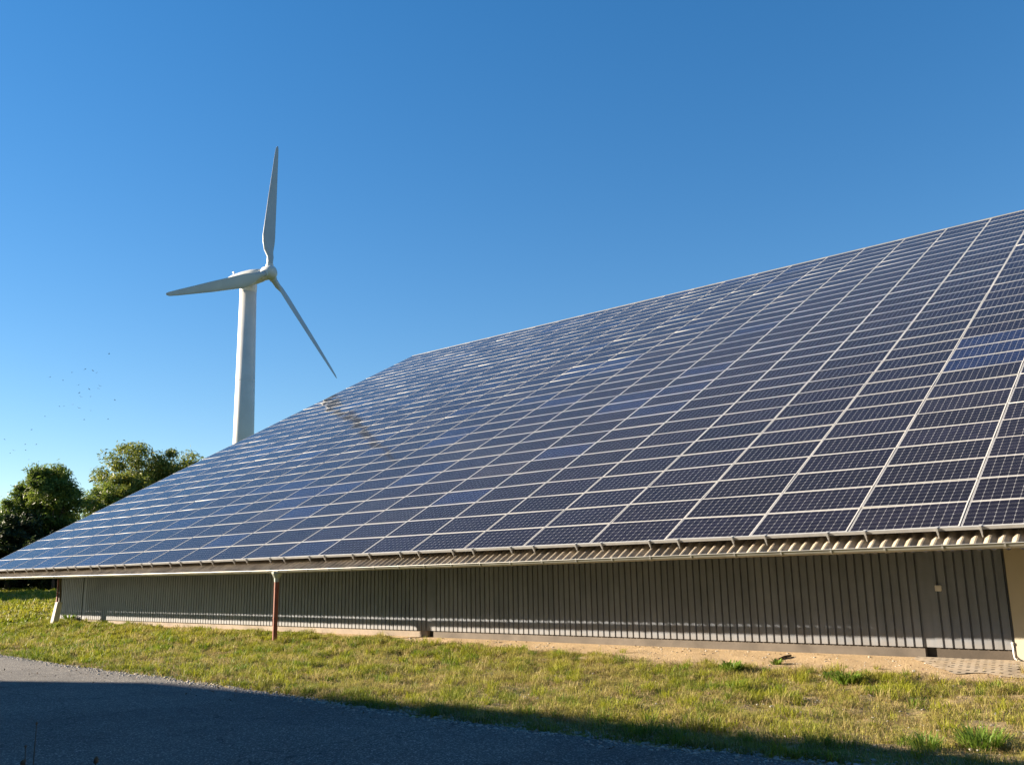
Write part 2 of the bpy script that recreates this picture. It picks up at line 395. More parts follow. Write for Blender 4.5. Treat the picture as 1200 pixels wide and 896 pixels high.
gx = np.unique(np.concatenate([np.linspace(-3500, -70, 16), np.arange(-70, -34, 1.0), np.arange(-34, 4.5, 0.07), np.arange(5, 40, 2.0), np.linspace(40, 3500, 14)]))
gy = np.unique(np.concatenate([np.linspace(-3500, -30, 14), np.arange(-30, -7, 1.5), np.arange(-6.6, 1.7, 0.07), np.arange(2, 40, 1.5), np.linspace(41, 4000, 20)]))
GX, GY = np.meshgrid(gx, gy); GZ = height(GX, GY)
fine = (GX > -33) & (GX < 4.4)
GZ = np.where((GY < edge(GX) - 0.05), -2.2, GZ)
nx, ny = len(gx), len(gy)
idx = np.arange(nx * ny).reshape(ny, nx)
quads = np.stack([idx[:-1, :-1].ravel(), idx[:-1, 1:].ravel(), idx[1:, 1:].ravel(), idx[1:, :-1].ravel()], 1)
dens = grass_density(GX, GY)
meadow = np.clip(np.maximum.reduce([(GY - 12) / 8, (GX - 8) / 6, (-62 - GX) / 8, (-12 - GY) / 8]), 0, 1)
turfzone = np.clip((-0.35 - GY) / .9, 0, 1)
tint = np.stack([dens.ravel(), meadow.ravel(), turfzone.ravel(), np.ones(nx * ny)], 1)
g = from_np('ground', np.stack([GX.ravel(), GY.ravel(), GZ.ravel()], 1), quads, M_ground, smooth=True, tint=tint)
tag(g, kind='structure')

# road: a sheet whose far edge follows the turf
xs = np.concatenate([np.arange(-60, -21, 1.0), np.arange(-21, 4, 0.12), np.arange(4, 60, 2.0)])
e = edge(xs) + (fbm(xs * 1.5, xs * 0, 51) - 0.5) * 0.30 + (fbm(xs * 9, xs * 0, 52) - 0.5) * 0.07
v = np.concatenate([np.stack([xs, e, np.full_like(xs, -2.190)], 1), np.stack([xs, e - 0.4, np.full_like(xs, -2.188)], 1), np.stack([xs, np.full_like(xs, -40), np.full_like(xs, -2.188)], 1)])
n = len(xs); i = np.arange(n - 1)
f = np.concatenate([np.stack([i, i + n, i + n + 1, i + 1], 1), np.stack([i + n, i + 2 * n, i + 2 * n + 1, i + n + 1], 1)])
tag(from_np('road', v, f, M_asphalt), kind='structure')

# grid pavers in front of the right end of the wall
xs = np.arange(-1.15, 3.6, 0.05); n = len(xs)
lo = 0.10 + 0.9 * np.clip((-0.35 - xs) / 0.8, 0, 1) + (fbm(xs * 3, xs * 0, 61) - .5) * 0.25
hi = np.full_like(xs, WALL_Y + 0.02)
rows = [np.stack([xs, lo + (hi - lo) * k, height(xs, lo + (hi - lo) * k) + 0.012], 1) for k in np.linspace(0, 1, 14)]
v = np.concatenate(rows); ii = np.arange(n - 1)
f = np.concatenate([np.stack([ii + r * n, ii + 1 + r * n, ii + 1 + (r + 1) * n, ii + (r + 1) * n], 1) for r in range(13)])
tag(from_np('paving', v, f, M_paver, smooth=True), kind='structure')

# ------------------------------------------------------------------ the hall
SL = R(28.61); CS, SN = math.cos(SL), math.sin(SL)
PITX, PITY, NR = 1.6, 0.82, 32
XL, XR = -22 * PITX, 12.0
RUN = NR * PITY                        # slope length of the array
RIDGE_Y = (RUN + 0.05) * CS; RIDGE_Z = (RUN + 0.05) * SN
def slope(x, s, h):                    # point on the roof: s metres up the slope, h above panel plane
    return Vector((x, s * CS - h * SN, s * SN + h * CS))
hall = thing('farm_hall', 'long low hall with grey ribbed walls under a huge roof of solar panels', 'building', (0, WALL_Y, -1.93))
HL = Vector(hall.location)
def part(name, bm, mats, parent=None, smooth=False):
    o = from_bm(name, bm, mats, None, None, smooth)
    p = parent or hall
    o.parent = p
    o.matrix_parent_inverse = Matrix.Translation(-HL)
    return o
def subpart(name, bm, mats, parent, smooth=False):
    o = from_bm(name, bm, mats, None, None, smooth); o.parent = parent
    return o                            # parent carries the offset already

# corrugated fibre cement sheeting, front slope (eave at s=-0.30)
per = 0.177; amp = 0.027; off = -0.19
xs = np.arange(XL + 0.02, XR, per / 8)
zz = amp * np.cos(2 * PI * xs / per)
bm = bmesh.new()
S0, S1 = -0.33, RUN + 0.02
ra = [[], [], [], []]
for x, c in zip(xs, zz):
    ra[0].append(bm.verts.new(slope(x, S0, off + c))); ra[1].append(bm.verts.new(slope(x, S1, off + c)))
    ra[2].append(bm.verts.new(slope(x, S0, off + c - 0.008))); ra[3].append(bm.verts.new(slope(x, S1, off + c - 0.008)))
for k in range(len(xs) - 1):
    bm.faces.new((ra[0][k], ra[0][k + 1], ra[1][k + 1], ra[1][k])); bm.faces.new((ra[2][k + 1], ra[2][k], ra[3][k], ra[3][k + 1]))
    bm.faces.new((ra[2][k], ra[2][k + 1], ra[0][k + 1], ra[0][k]))
roof = part('roof_sheeting', bm, M_tile)
# timber deck below + back slope
bm = bmesh.new()
add_hull(bm, [slope(XL + .1, 0.75, off - .20), slope(XR, 0.75, off - .20), Vector((XR, RIDGE_Y, RIDGE_Z - .40)), Vector((XL + .1, RIDGE_Y, RIDGE_Z - .40))],
         [slope(XL + .1, 0.75, off - .05), slope(XR, 0.75, off - .05), Vector((XR, RIDGE_Y, RIDGE_Z - .20)), Vector((XL + .1, RIDGE_Y, RIDGE_Z - .20))])
part('roof_deck', bm, M_wood)
BY = 2 * RIDGE_Y
bm = bmesh.new()
add_hull(bm, [(XL, RIDGE_Y + .02, RIDGE_Z - .32), (XR, RIDGE_Y + .02, RIDGE_Z - .32), (XR, BY, -.3), (XL, BY, -.3)],
         [(XL, RIDGE_Y + .02, RIDGE_Z - .12), (XR, RIDGE_Y + .02, RIDGE_Z - .12), (XR, BY, -.1), (XL, BY, -.1)])
part('rear_roof', bm, M_tile)
bm = bmesh.new()
add_hull(bm, [(XL, RIDGE_Y - .02, RIDGE_Z - .10), (XR, RIDGE_Y - .02, RIDGE_Z - .10), (XR, RIDGE_Y + .25, RIDGE_Z - .14), (XL, RIDGE_Y + .25, RIDGE_Z - .14)],
         [(XL, RIDGE_Y - .02, RIDGE_Z + .012), (XR, RIDGE_Y - .02, RIDGE_Z + .012), (XR, RIDGE_Y + .25, RIDGE_Z - .06), (XL, RIDGE_Y + .25, RIDGE_Z - .06)])
part('ridge_cap', bm, plain('ridge_flashing', (0.20, 0.20, 0.20), 0.7))

# ribbed cladding in sections between recessed columns; broad outer flats, narrow valleys
WX0 = -30.95; WX1 = 0.235
GAPS = [(-29.05, -28.89), (-12.0, -11.80), (-1.03, -0.87)]
RIB = 0.137; ZT = 0.55; ZB = -1.765
secs = []; a = WX0
for g0, g1 in GAPS: secs.append((a, g0)); a = g1
secs.append((a, WX1))
def clad(x0, x1):
    n = max(1, round((x1 - x0) / RIB)); p = (x1 - x0) / n
    prof = []
    for k in range(n):
        x = x0 + k * p
        prof += [(x + .10 * p, 0.0), (x + .12 * p, -0.0), (x + .78 * p, -0.0), (x + .84 * p, 0.035), (x + .98 * p, 0.035), (x + 1.04 * p, 0.0)]
    prof = [(x0, 0.0)] + [q for q in prof if x0 < q[0] < x1] + [(x1, 0.0)]
    bm = bmesh.new(); r = []
    for (x, d) in prof:
        y = WALL_Y + d
        r.append((bm.verts.new((x, y, ZB)), bm.verts.new((x, y, ZT)), bm.verts.new((x, y + .004, ZB)), bm.verts.new((x, y + .004, ZT))))
    for k in range(len(r) - 1):
        bm.faces.new((r[k][0], r[k + 1][0], r[k + 1][1], r[k][1])); bm.faces.new((r[k][2], r[k][3], r[k + 1][3], r[k + 1][2]))
        bm.faces.new((r[k][2], r[k + 1][2], r[k + 1][0], r[k][0]))
    for q in (r[0], r[-1]): bm.faces.new((q[0], q[1], q[3], q[2]))
    return bm
for x0, x1 in secs: part('wall_cladding', clad(x0, x1), M_clad)
# concrete plinth pieces, slightly recessed
for k, (x0, x1) in enumerate(secs):
    bm = bmesh.new(); add_box(bm, x0, x1, WALL_Y + .03, WALL_Y + .30, -2.3, ZB - .003, 0.008); part('plinth', bm, [M_concA, M_concA, M_conc, M_concD][k])
for g0, g1 in GAPS:
    bm = bmesh.new(); add_box(bm, g0 - .01, g1 + .01, WALL_Y + .014, WALL_Y + .26, ZB + .0, 0.6); cl_ = part('steel_column', bm, M_clad)
    bm = bmesh.new(); add_box(bm, g0 - .02, g1 + .02, WALL_Y + .13, WALL_Y + .27, -2.3, ZB - .004); subpart('dark_recess_fill', bm, M_dark, cl_)  # dark box stands in for the shade in the open gap below
# wall behind, gable and rear wall
bm = bmesh.new(); add_box(bm, WX0 + .02, XR - .3, WALL_Y + .32, WALL_Y + .50, -2.4, 0.62); part('inner_wall', bm, M_dark)
bm = bmesh.new()
a_ = [(WX0 + .02, WALL_Y + .52, -2.4), (WX0 + .02, BY - 1, -2.4), (WX0 + .02, BY - 1, 0.1), (WX0 + .02, RIDGE_Y, RIDGE_Z - .6), (WX0 + .02, WALL_Y + .52, 0.2)]
add_hull(bm, a_, [(x + .25, y, z) for x, y, z in a_]); part('gable_wall', bm, M_clad)
bm = bmesh.new(); b_ = [(XR - .55 , y, z) for _, y, z in a_]; add_hull(bm, b_, [(x + .25, y, z) for x, y, z in b_]); part('gable_wall', bm, M_cream)
bm = bmesh.new(); add_box(bm, WX0 + .3, XR - .6, BY - 1.3, BY - 1.02, -2.4, 0.1); part('rear_wall', bm, M_clad)
bm = bmesh.new(); add_box(bm, WX1 + .012, XR - .3, WALL_Y - .03, WALL_Y + .31, -2.3, 0.5, .006); part('rendered_wall', bm, M_cream)
# junction box on the cladding
bm = bmesh.new(); add_box(bm, -.775, -.685, WALL_Y - .045, WALL_Y - .002, -.92, -.83, .006); add_box(bm, -.755, -.705, WALL_Y - .052, WALL_Y - .044, -.90, -.85)
part('junction_box', bm, M_white)
# little drain pipe at the corner
bm = bmesh.new(); add_tube(bm, [(.215, WALL_Y - .035, -1.67), (.215, WALL_Y - .035, -1.83), (.225, WALL_Y - .055, -1.875), (.26, WALL_Y - .09, -1.90)], .013, 10)
add_tube(bm, [(.215, WALL_Y - .035, -1.69), (.215, WALL_Y - .035, -1.655)], .019, 10)
part('drain_pipe', bm, M_white, smooth=True)
# eave purlin under the sheeting
bm = bmesh.new(); add_box(bm, WX0 - 3.5, XR - .4, WALL_Y + .02, WALL_Y + .30, 0.27, 0.42); part('eave_purlin', bm, M_wood)

# mounting rail along the lowest panel edge with clamps
bm = bmesh.new()
pts = [(-.028, .004), (-.006, .004), (-.006, -.045), (-.028, -.045)]
add_hull(bm, [slope(XL, s, h) for s, h in pts], [slope(4 * PITX, s, h) for s, h in pts])
rail = part('mounting_rail', bm, M_rail)
cb = bmesh.new()
add_box(cb, -.016, .016, -.05, -.026, -.055, .018, .003); add_box(cb, -.012, .012, -.045, -.012, -.10, -.05); add_box(cb, -.022, .022, -.034, .012, .006, .013)
add_tube(cb, [(0, -.036, -.08), (0, -.030, -.16)], .009, 8)
cme = bpy.data.meshes.new('mounting_clamp'); cb.to_mesh(cme); cb.free(); cme.materials.append(M_rail)
for n_ in range(-3, 22):
    for fr in (0.17, 0.81):
        x = -PITX * (n_ + 1) + fr * PITX
        o = mesh_obj('mounting_clamp', cme, rail); o.location = (x, 0, 0); o.rotation_euler = (SL, 0, 0)

# half-round gutter that falls towards the downpipe
GY0 = -0.32; GR = 0.072
def gz(x): return float(np.interp(x, [-35.2, -26, -15.6, -8, -4, 1, 12], [-.285, -.305, -.328, -.304, -.280, -.255, -.24]))
bm = bmesh.new()
gxs = list(np.arange(XL, XR, 0.8)); rows = []
for x in gxs:
    z = gz(x); r = []
    r.append((GY0 - GR - .012, z + .004)); r.append((GY0 - GR - .012, z - .012))
    for k in range(11):
        a = PI + PI * k / 10; r.append((GY0 + GR * math.cos(a), z + GR * math.sin(a)))
    for k in range(11):
        a = 2 * PI - PI * k / 10; r.append((GY0 + (GR - .005) * math.cos(a), z + (GR - .005) * math.sin(a)))
    r.append((GY0 - GR + .006, z + .004))
    rows.append([bm.verts.new((x, y, zz_)) for y, zz_ in r])
for k in range(len(rows) - 1):
    m_ = len(rows[k])
    for j in range(m_):
        bm.faces.new((rows[k][j], rows[k + 1][j], rows[k + 1][(j + 1) % m_], rows[k][(j + 1) % m_]))
bm.faces.new(rows[0]); bm.faces.new(rows[-1][::-1])
bmesh.ops.recalc_face_normals(bm, faces=bm.faces)
gut = part('gutter', bm, M_zinc, smooth=True)
bb = bmesh.new(); prev = None
for k in range(11):
    a = PI + PI * k / 10; p = [((GR + .002) * math.cos(a), (GR + .002) * math.sin(a)), ((GR + .009) * math.cos(a), (GR + .009) * math.sin(a))]
    q = [bb.verts.new((sx, y, z)) for sx in (-.012, .012) for y, z in p]
    if prev:
        for i0, i1 in ((0, 1), (1, 3), (3, 2), (2, 0)): bb.faces.new((prev[i0], prev[i1], q[i1], q[i0]))
    prev = q
add_box(bb, -.012, .012, GR - .004, GR + .05, -.008, .0)
add_box(bb, -.012, .012, -GR - .016, -GR + .008, .006, .014)
bme = bpy.data.meshes.new('gutter_bracket'); bb.to_mesh(bme); bb.free(); bme.materials.append(M_zinc)
for k in range(50):
    x = XL + 0.5 + k * 0.785
    if x > 3.6: break
    o = mesh_obj('gutter_bracket', bme, gut); o.location = (x, GY0, gz(x))
# downpipe and its hopper
DX = -15.55; zg = gz(DX)
bm = bmesh.new(); base_z = float(height(DX, GY0)) - .05
add_tube(bm, [(DX, GY0, zg - .26), (DX, GY0, base_z)], .058, 14)
for z in (-.75, -1.45): add_tube(bm, [(DX, GY0, z), (DX, GY0, z - .03)], .063, 14)
dp = part('downpipe', bm, M_rust, smooth=False)
bm = bmesh.new(); add_tube(bm, [(DX, GY0, zg - .03), (DX, GY0, zg - .085), (DX, GY0, zg - .19), (DX, GY0, zg - .28)], [.13, .125, .066, .063], 14)
subpart('hopper', bm, M_hopper, dp)
# raking buttress at the left end
bt = thing('tmp', '', ''); bpy.data.objects.remove(bt)
BX, BYY = -29.22, 0.42
bm = bmesh.new()
add_hull(bm, [(BX - .22, BYY - .04, -2.1), (BX + .02, BYY - .04, -2.1), (BX + .02, BYY + .16, -2.1), (BX - .22, BYY + .16, -2.1)],
         [(BX + .05, BYY - .0, -1.16), (BX + .25, BYY - .0, -1.16), (BX + .25, BYY + .16, -1.16), (BX + .05, BYY + .16, -1.16)])
bmesh.ops.bevel(bm, geom=list(bm.edges), offset=.012, segments=1, affect='EDGES')
btr = part('buttress', bm, M_footing)
bm = bmesh.new()
add_hull(bm, [(BX + .05, BYY + .02, -1.157), (BX + .10, BYY + .02, -1.157), (BX + .10, BYY + .14, -1.157), (BX + .05, BYY + .14, -1.157)],
         [(BX + .03, BYY + .02, .02), (BX + .08, BYY + .02, .02), (BX + .08, BYY + .14, .02), (BX + .03, BYY + .14, .02)])
subpart('red_flange', bm, M_rust, btr)
bm = bmesh.new()
add_hull(bm, [(BX + .102, BYY + .05, -1.157), (BX + .24, BYY + .05, -1.157), (BX + .24, BYY + .12, -1.157), (BX + .102, BYY + .12, -1.157)],
         [(BX + .082, BYY + .05, .02), (BX + .10, BYY + .05, .02), (BX + .10, BYY + .12, .02), (BX + .082, BYY + .12, .02)])
subpart('steel_web', bm, M_conc, btr)

# ------------------------------------------------------------------ solar panels
PW, PH, FRW, FRH = 1.584, 0.813, 0.011, 0.042
MARG = 0.0095                           # white margin between frame and cells
def ring_geo():
    x0, x1, y0, y1 = -PW / 2, PW / 2, -PH / 2, PH / 2
    o = [(x0, y0), (x1, y0), (x1, y1), (x0, y1)]; i_ = [(x0 + FRW, y0 + FRW), (x1 - FRW, y0 + FRW), (x1 - FRW, y1 - FRW), (x0 + FRW, y1 - FRW)]
    v = [(a, b, 0) for a, b in o] + [(a, b, 0) for a, b in i_] + [(a, b, -FRH) for a, b in o] + [(a, b, -.006) for a, b in i_]
    f = []
    for k in range(4):
        j = (k + 1) % 4
        f += [(k, j, 4 + j, 4 + k), (8 + k, 8 + j, j, k), (4 + k, 4 + j, 12 + j, 12 + k)]
    f.append((11, 10, 9, 8))
    return np.array(v, float), np.array(f)
RV, RF = ring_geo()
gx_, gy_ = PW / 2 - FRW, PH / 2 - FRW
GV = np.array([(-gx_, -gy_, -.003), (gx_, -gy_, -.003), (gx_, gy_, -.003), (-gx_, gy_, -.003)])
mu = MARG / ((2 * gx_ - 2 * MARG) / 12); mv = MARG / ((2 * gy_ - 2 * MARG) / 6)
GUV = np.array([(-mu, -mv), (12 + mu, -mv), (12 + mu, 6 + mv), (-mu, 6 + mv)])
fme = bpy.data.meshes.new('frame'); fme.from_pydata(RV.tolist(), [], RF.tolist()); fme.materials.append(M_alu)
gme = bpy.data.meshes.new('cell_glass'); gme.from_pydata(GV.tolist(), [], [(0, 1, 2, 3)]); gme.materials.append(M_pv)
uvl = gme.uv_layers.new(name='cells'); uvl.data.foreach_set('uv', GUV.astype(np.float32).ravel())

def panel_centre(n, m): return slope(-PITX * (n + 0.5), PITY * (m + 0.5), 0)
cells = []
for n_ in range(-4, 22):
    for m_ in range(NR):
        q = [project(slope(-PITX * (n_ + a), PITY * (m_ + b_), 0)) for a, b_ in ((1, 0), (0, 0), (0, 1), (1, 1))]
        cxs = [min(max(p[0], 0), 1200) for p in q]; cys = [min(max(p[1], 0), 896) for p in q]
        ar = abs(sum(cxs[i] * cys[(i + 1) % 4] - cxs[(i + 1) % 4] * cys[i] for i in range(4))) / 2
        cells.append((ar, n_, m_))
cells.sort(reverse=True)
prng = random.Random(5)
def tint_of(n_, m_):
    k = prng.uniform(0.75, 1.25); c = (0.0050 * k, 0.0046 * k, 0.0105 * k)
    if n_ == 0 and m_ in (9, 10, 11): c = (0.006, 0.012, 0.042)
    elif n_ in (-1, 0) and m_ < 9: c = (0.007 * k, 0.0065 * k, 0.013 * k)
    elif n_ > 4:
        r = prng.random()
        if r < 0.07: c = (0.014 * k, 0.013 * k, 0.018 * k)
        elif r < 0.17: c = (0.006 * k, 0.011 * k, 0.036 * k)
    return c
ORD = ['', 'first', 'second', 'third', 'fourth', 'fifth', 'sixth', 'seventh', 'eighth', 'ninth', 'tenth', 'eleventh', 'twelfth', 'thirteenth', 'fourteenth', 'fifteenth', 'sixteenth', 'seventeenth', 'eighteenth', 'nineteenth', 'twentieth', 'twenty-first', 'twenty-second', 'twenty-third', 'twenty-fourth', 'twenty-fifth', 'twenty-sixth', 'twenty-seventh', 'twenty-eighth', 'twenty-ninth', 'thirtieth', 'thirty-first', 'thirty-second']
proto = None; rest = []
for k, (ar, n_, m_) in enumerate(cells):
    c = tint_of(n_, m_)
    if k >= 300 or ar < 1: rest.append((n_, m_, c)); continue
    if proto is None:
        p = thing('solar_panel', 'x', 'solar panel', group='solar panels laid in rows on the hall roof')
        fr = mesh_obj('frame', fme, p); gl = mesh_obj('cell_glass', gme, p); proto = (p, fr, gl)
    else:
        p = proto[0].copy(); C.objects.link(p)
        fr = proto[1].copy(); C.objects.link(fr); fr.parent = p
        gl = proto[2].copy(); C.objects.link(gl); gl.parent = p
    blue = n_ == 0 and m_ in (9, 10, 11)
    p['label'] = ('noticeably bluer' if blue else 'dark') + ' solar panel, %s row above the gutter, %s column from the right edge' % (ORD[m_ + 1], ORD[n_ + 2])
    p.location = panel_centre(n_, m_) + Vector((prng.uniform(-.003, .003), 0, 0))
    p.rotation_euler = (SL + prng.gauss(0, .0055), prng.gauss(0, .0035), prng.gauss(0, .0008))
    gl.color = (*c, 1)
V, F, MI, UV, T = [], [], [], [], []
base = 0
for n_, m_, c in rest:
    rot = Matrix.Rotation(SL + prng.gauss(0, .0055), 3, 'X') @ Matrix.Rotation(prng.gauss(0, .0035), 3, 'Y')
    A = np.array(rot); o = np.array(panel_centre(n_, m_))
    V.append(RV @ A.T + o); F.append(RF + base); MI += [0] * len(RF); UV.append(np.zeros((len(RF) * 4, 2))); T.append(np.tile([*c, 1], (len(RV), 1))); base += len(RV)
    V.append(GV @ A.T + o); F.append(np.array([[0, 1, 2, 3]]) + base); MI += [1]; UV.append(GUV); T.append(np.tile([*c, 1], (4, 1))); base += 4
o = from_np('solar_panels', np.concatenate(V), np.concatenate(F), [M_alu, M_pv2], mi=MI, tint=np.concatenate(T))
ul = o.data.uv_layers.new(name='cells'); ul.data.foreach_set('uv', np.concatenate(UV).astype(np.float32).ravel())
tag(o, 'upper and far solar panels massed in rows up to the roof ridge', 'solar panels', 'solar panels laid in rows on the hall roof', 'stuff')

# ------------------------------------------------------------------ wind turbine
def make_turbine():
    W0 = 155.0
    top = at_w(291, 337, W0); basep = Vector((top.x, top.y, -1.2))
    root = thing('wind_turbine', 'white three-bladed wind turbine rising behind the solar roof', 'wind turbine', basep)
    px_m = W0 / FPX
    rt = 18.8 * px_m / 2; rb = rt * 1.42
    hgt = top.z - basep.z
    bm = bmesh.new()
    add_tube(bm, [tuple(rr.xy * .65) + (0,), (0, 0, hgt)], [rb, rt], 64); bmesh.ops.recalc_face_normals(bm, faces=bm.faces)
    tw = from_bm('tower', bm, M_turb, root, None, True)
    tw.data.polygons.foreach_set('use_smooth', [len(p.vertices) == 4 for p in tw.data.polygons])
    for q_ in (.34, .67):
        bm = bmesh.new(); r_ = rb + (rt - rb) * q_ + .006; ox, oy = rr.xy * .65 * (1 - q_); add_tube(bm, [(ox, oy, hgt * q_ - .06), (ox, oy, hgt * q_ + .06)], r_, 64); bmesh.ops.recalc_face_normals(bm, faces=bm.faces)
        from_bm('flange_seam', bm, M_turb, tw)
    bm = bmesh.new(); add_box(bm, -.5, .5, -rb - .12, -rb + .2, .6, 2.8, .05)
    from_bm('door', bm, M_dark, root)
    # rotor frame
    axis = AX.copy()
    side = Vector((0, 0, 1)).cross(axis).normalized(); upv = axis.cross(side).normalized()
    hub = at_w(*HUBPX, HUBW)
    def W(p): return p - basep
    # nacelle: lofted rounded sections along the axis
    bm = bmesh.new(); rings = []
    prof = [(-1.15, .95, .95), (-1.6, 1.35, 1.4), (-3.2, 1.62, 1.65), (-5.2, 1.62, 1.6), (-7.2, 1.45, 1.35), (-8.4, 1.10, .95), (-8.9, .55, .5)]
    for d, hw, hh in prof:
        r = []
        for k in range(20):
            a = 2 * PI * k / 20; ca, sa = math.cos(a), math.sin(a)
            hw_, hh_ = hw * .80, hh * .68; x = hw_ * math.copysign(abs(ca) ** .55, ca); z = hh_ * math.copysign(abs(sa) ** .55, sa)
            r.append(bm.verts.new(W(hub + axis * d + side * x + upv * (z - .12))))
        rings.append(r)
    for a, b in zip(rings, rings[1:]):
        for k in range(20): bm.faces.new((a[k], a[(k + 1) % 20], b[(k + 1) % 20], b[k]))
    bm.faces.new(rings[0][::-1]); bm.faces.new(rings[-1])
    bmesh.ops.recalc_face_normals(bm, faces=bm.faces)
    na = from_bm('nacelle', bm, M_turb, root, None, True)
    bm = bmesh.new(); b0 = hub + axis * -7.6 + upv * .55
    add_tube(bm, [W(b0), W(b0 + Vector((0, 0, .8)))], [.07, .05], 8); add_box(bm, *[q for i in range(3) for q in (W(b0)[i] - .16, W(b0)[i] + .16)])
    b1 = W(b0 + Vector((0, 0, .8))); add_box(bm, b1.x - .13, b1.x + .13, b1.y - .13, b1.y + .13, b1.z, b1.z + .25)
    from_bm('wind_sensor', bm, M_turb, na)
    bm = bmesh.new()                       # yaw collar on the tower
    add_tube(bm, [W(top + Vector((0, 0, -.9))), W(top + Vector((0, 0, .5)))], [rt * 1.03, rt * 1.06], 32)
    from_bm('yaw_collar', bm, M_turb, root, None, False)
    # hub: stub cylinder + domed nose
    bm = bmesh.new()
    add_tube(bm, [W(hub + axis * d) for d in (-1.1, -.9, .5, .95, 1.2, 1.28)], [1.0, 1.15, 1.15, .95, .55, .1], 24)
    hb = from_bm('hub', bm, M_turb, root, None, True)
    # blades
    for i, th in enumerate(BTH):
        rad_dir = (side * math.cos(th) + upv * math.sin(th)).normalized()
        rad_dir = (rad_dir * math.cos(CONE) + axis * math.sin(CONE)).normalized()
        tang = axis.cross(rad_dir).normalized()
        nrm = rad_dir.cross(tang).normalized()
        bm = bmesh.new(); rings = []
        st = [(1.0, 1.05, 1.0), (1.8, 1.0, 1.0), (2.6, 1.15, .80), (3.6, 1.75, .42), (4.8, 2.2, .26), (6.0, 2.35, .21), (9, 2.05, .18), (13, 1.68, .16), (17, 1.2, .15), (20, .86, .14), (21.6, .6, .13), (22.1, .25, .12)]
        sc = RLEN / 22.1
        for (r_, ch, tk) in st:
            r = []; twist = PITCH - R(11) * max(0, 1 - r_ / 18)
            cdir = tang * math.cos(twist) + nrm * math.sin(twist); tdir = nrm * math.cos(twist) - tang * math.sin(twist)
            for k in range(16):
                a = 2 * PI * k / 16
                x = math.cos(a) * .5; z = math.sin(a) * .5 * tk
                if tk < .6: x = x * 1.0 - (0.22 if r_ > 3 else .1); z *= (1.25 - (x + .72))
                r.append(bm.verts.new(W(hub + rad_dir * (r_ * sc) + cdir * (BSGN * x * ch) + tdir * (z * ch))))
            rings.append(r)
        for a, b in zip(rings, rings[1:]):
            for k in range(16): bm.faces.new((a[k], a[(k + 1) % 16], b[(k + 1) % 16], b[k]))
        bm.faces.new(rings[0][::-1]); bm.faces.new(rings[-1])
        bmesh.ops.recalc_face_normals(bm, faces=bm.faces)
        bl = from_bm('blade', bm, M_blade, root, None, True)
        bm = bmesh.new(); p0 = hub + rad_dir * .85 * sc; p1 = hub + rad_dir * 1.35 * sc
        add_tube(bm, [W(p0), W(p1)], [.66, .62], 20); from_bm('blade_collar', bm, M_turb, bl, None, False)
#ROTOR
HUBPX = (315.5, 319.5); HUBW = 151.5
_a, _t = R(16.0), R(2.1); AX = Vector((math.cos(_a) * math.cos(_t), math.sin(_a) * math.cos(_t), math.sin(_t)))
BTH = [R(84.2), R(-35.8), R(-155.8)]; CONE = R(-0.8); RLEN = 24.45; PITCH = R(-14); BSGN = -1
#/ROTOR
make_turbine()

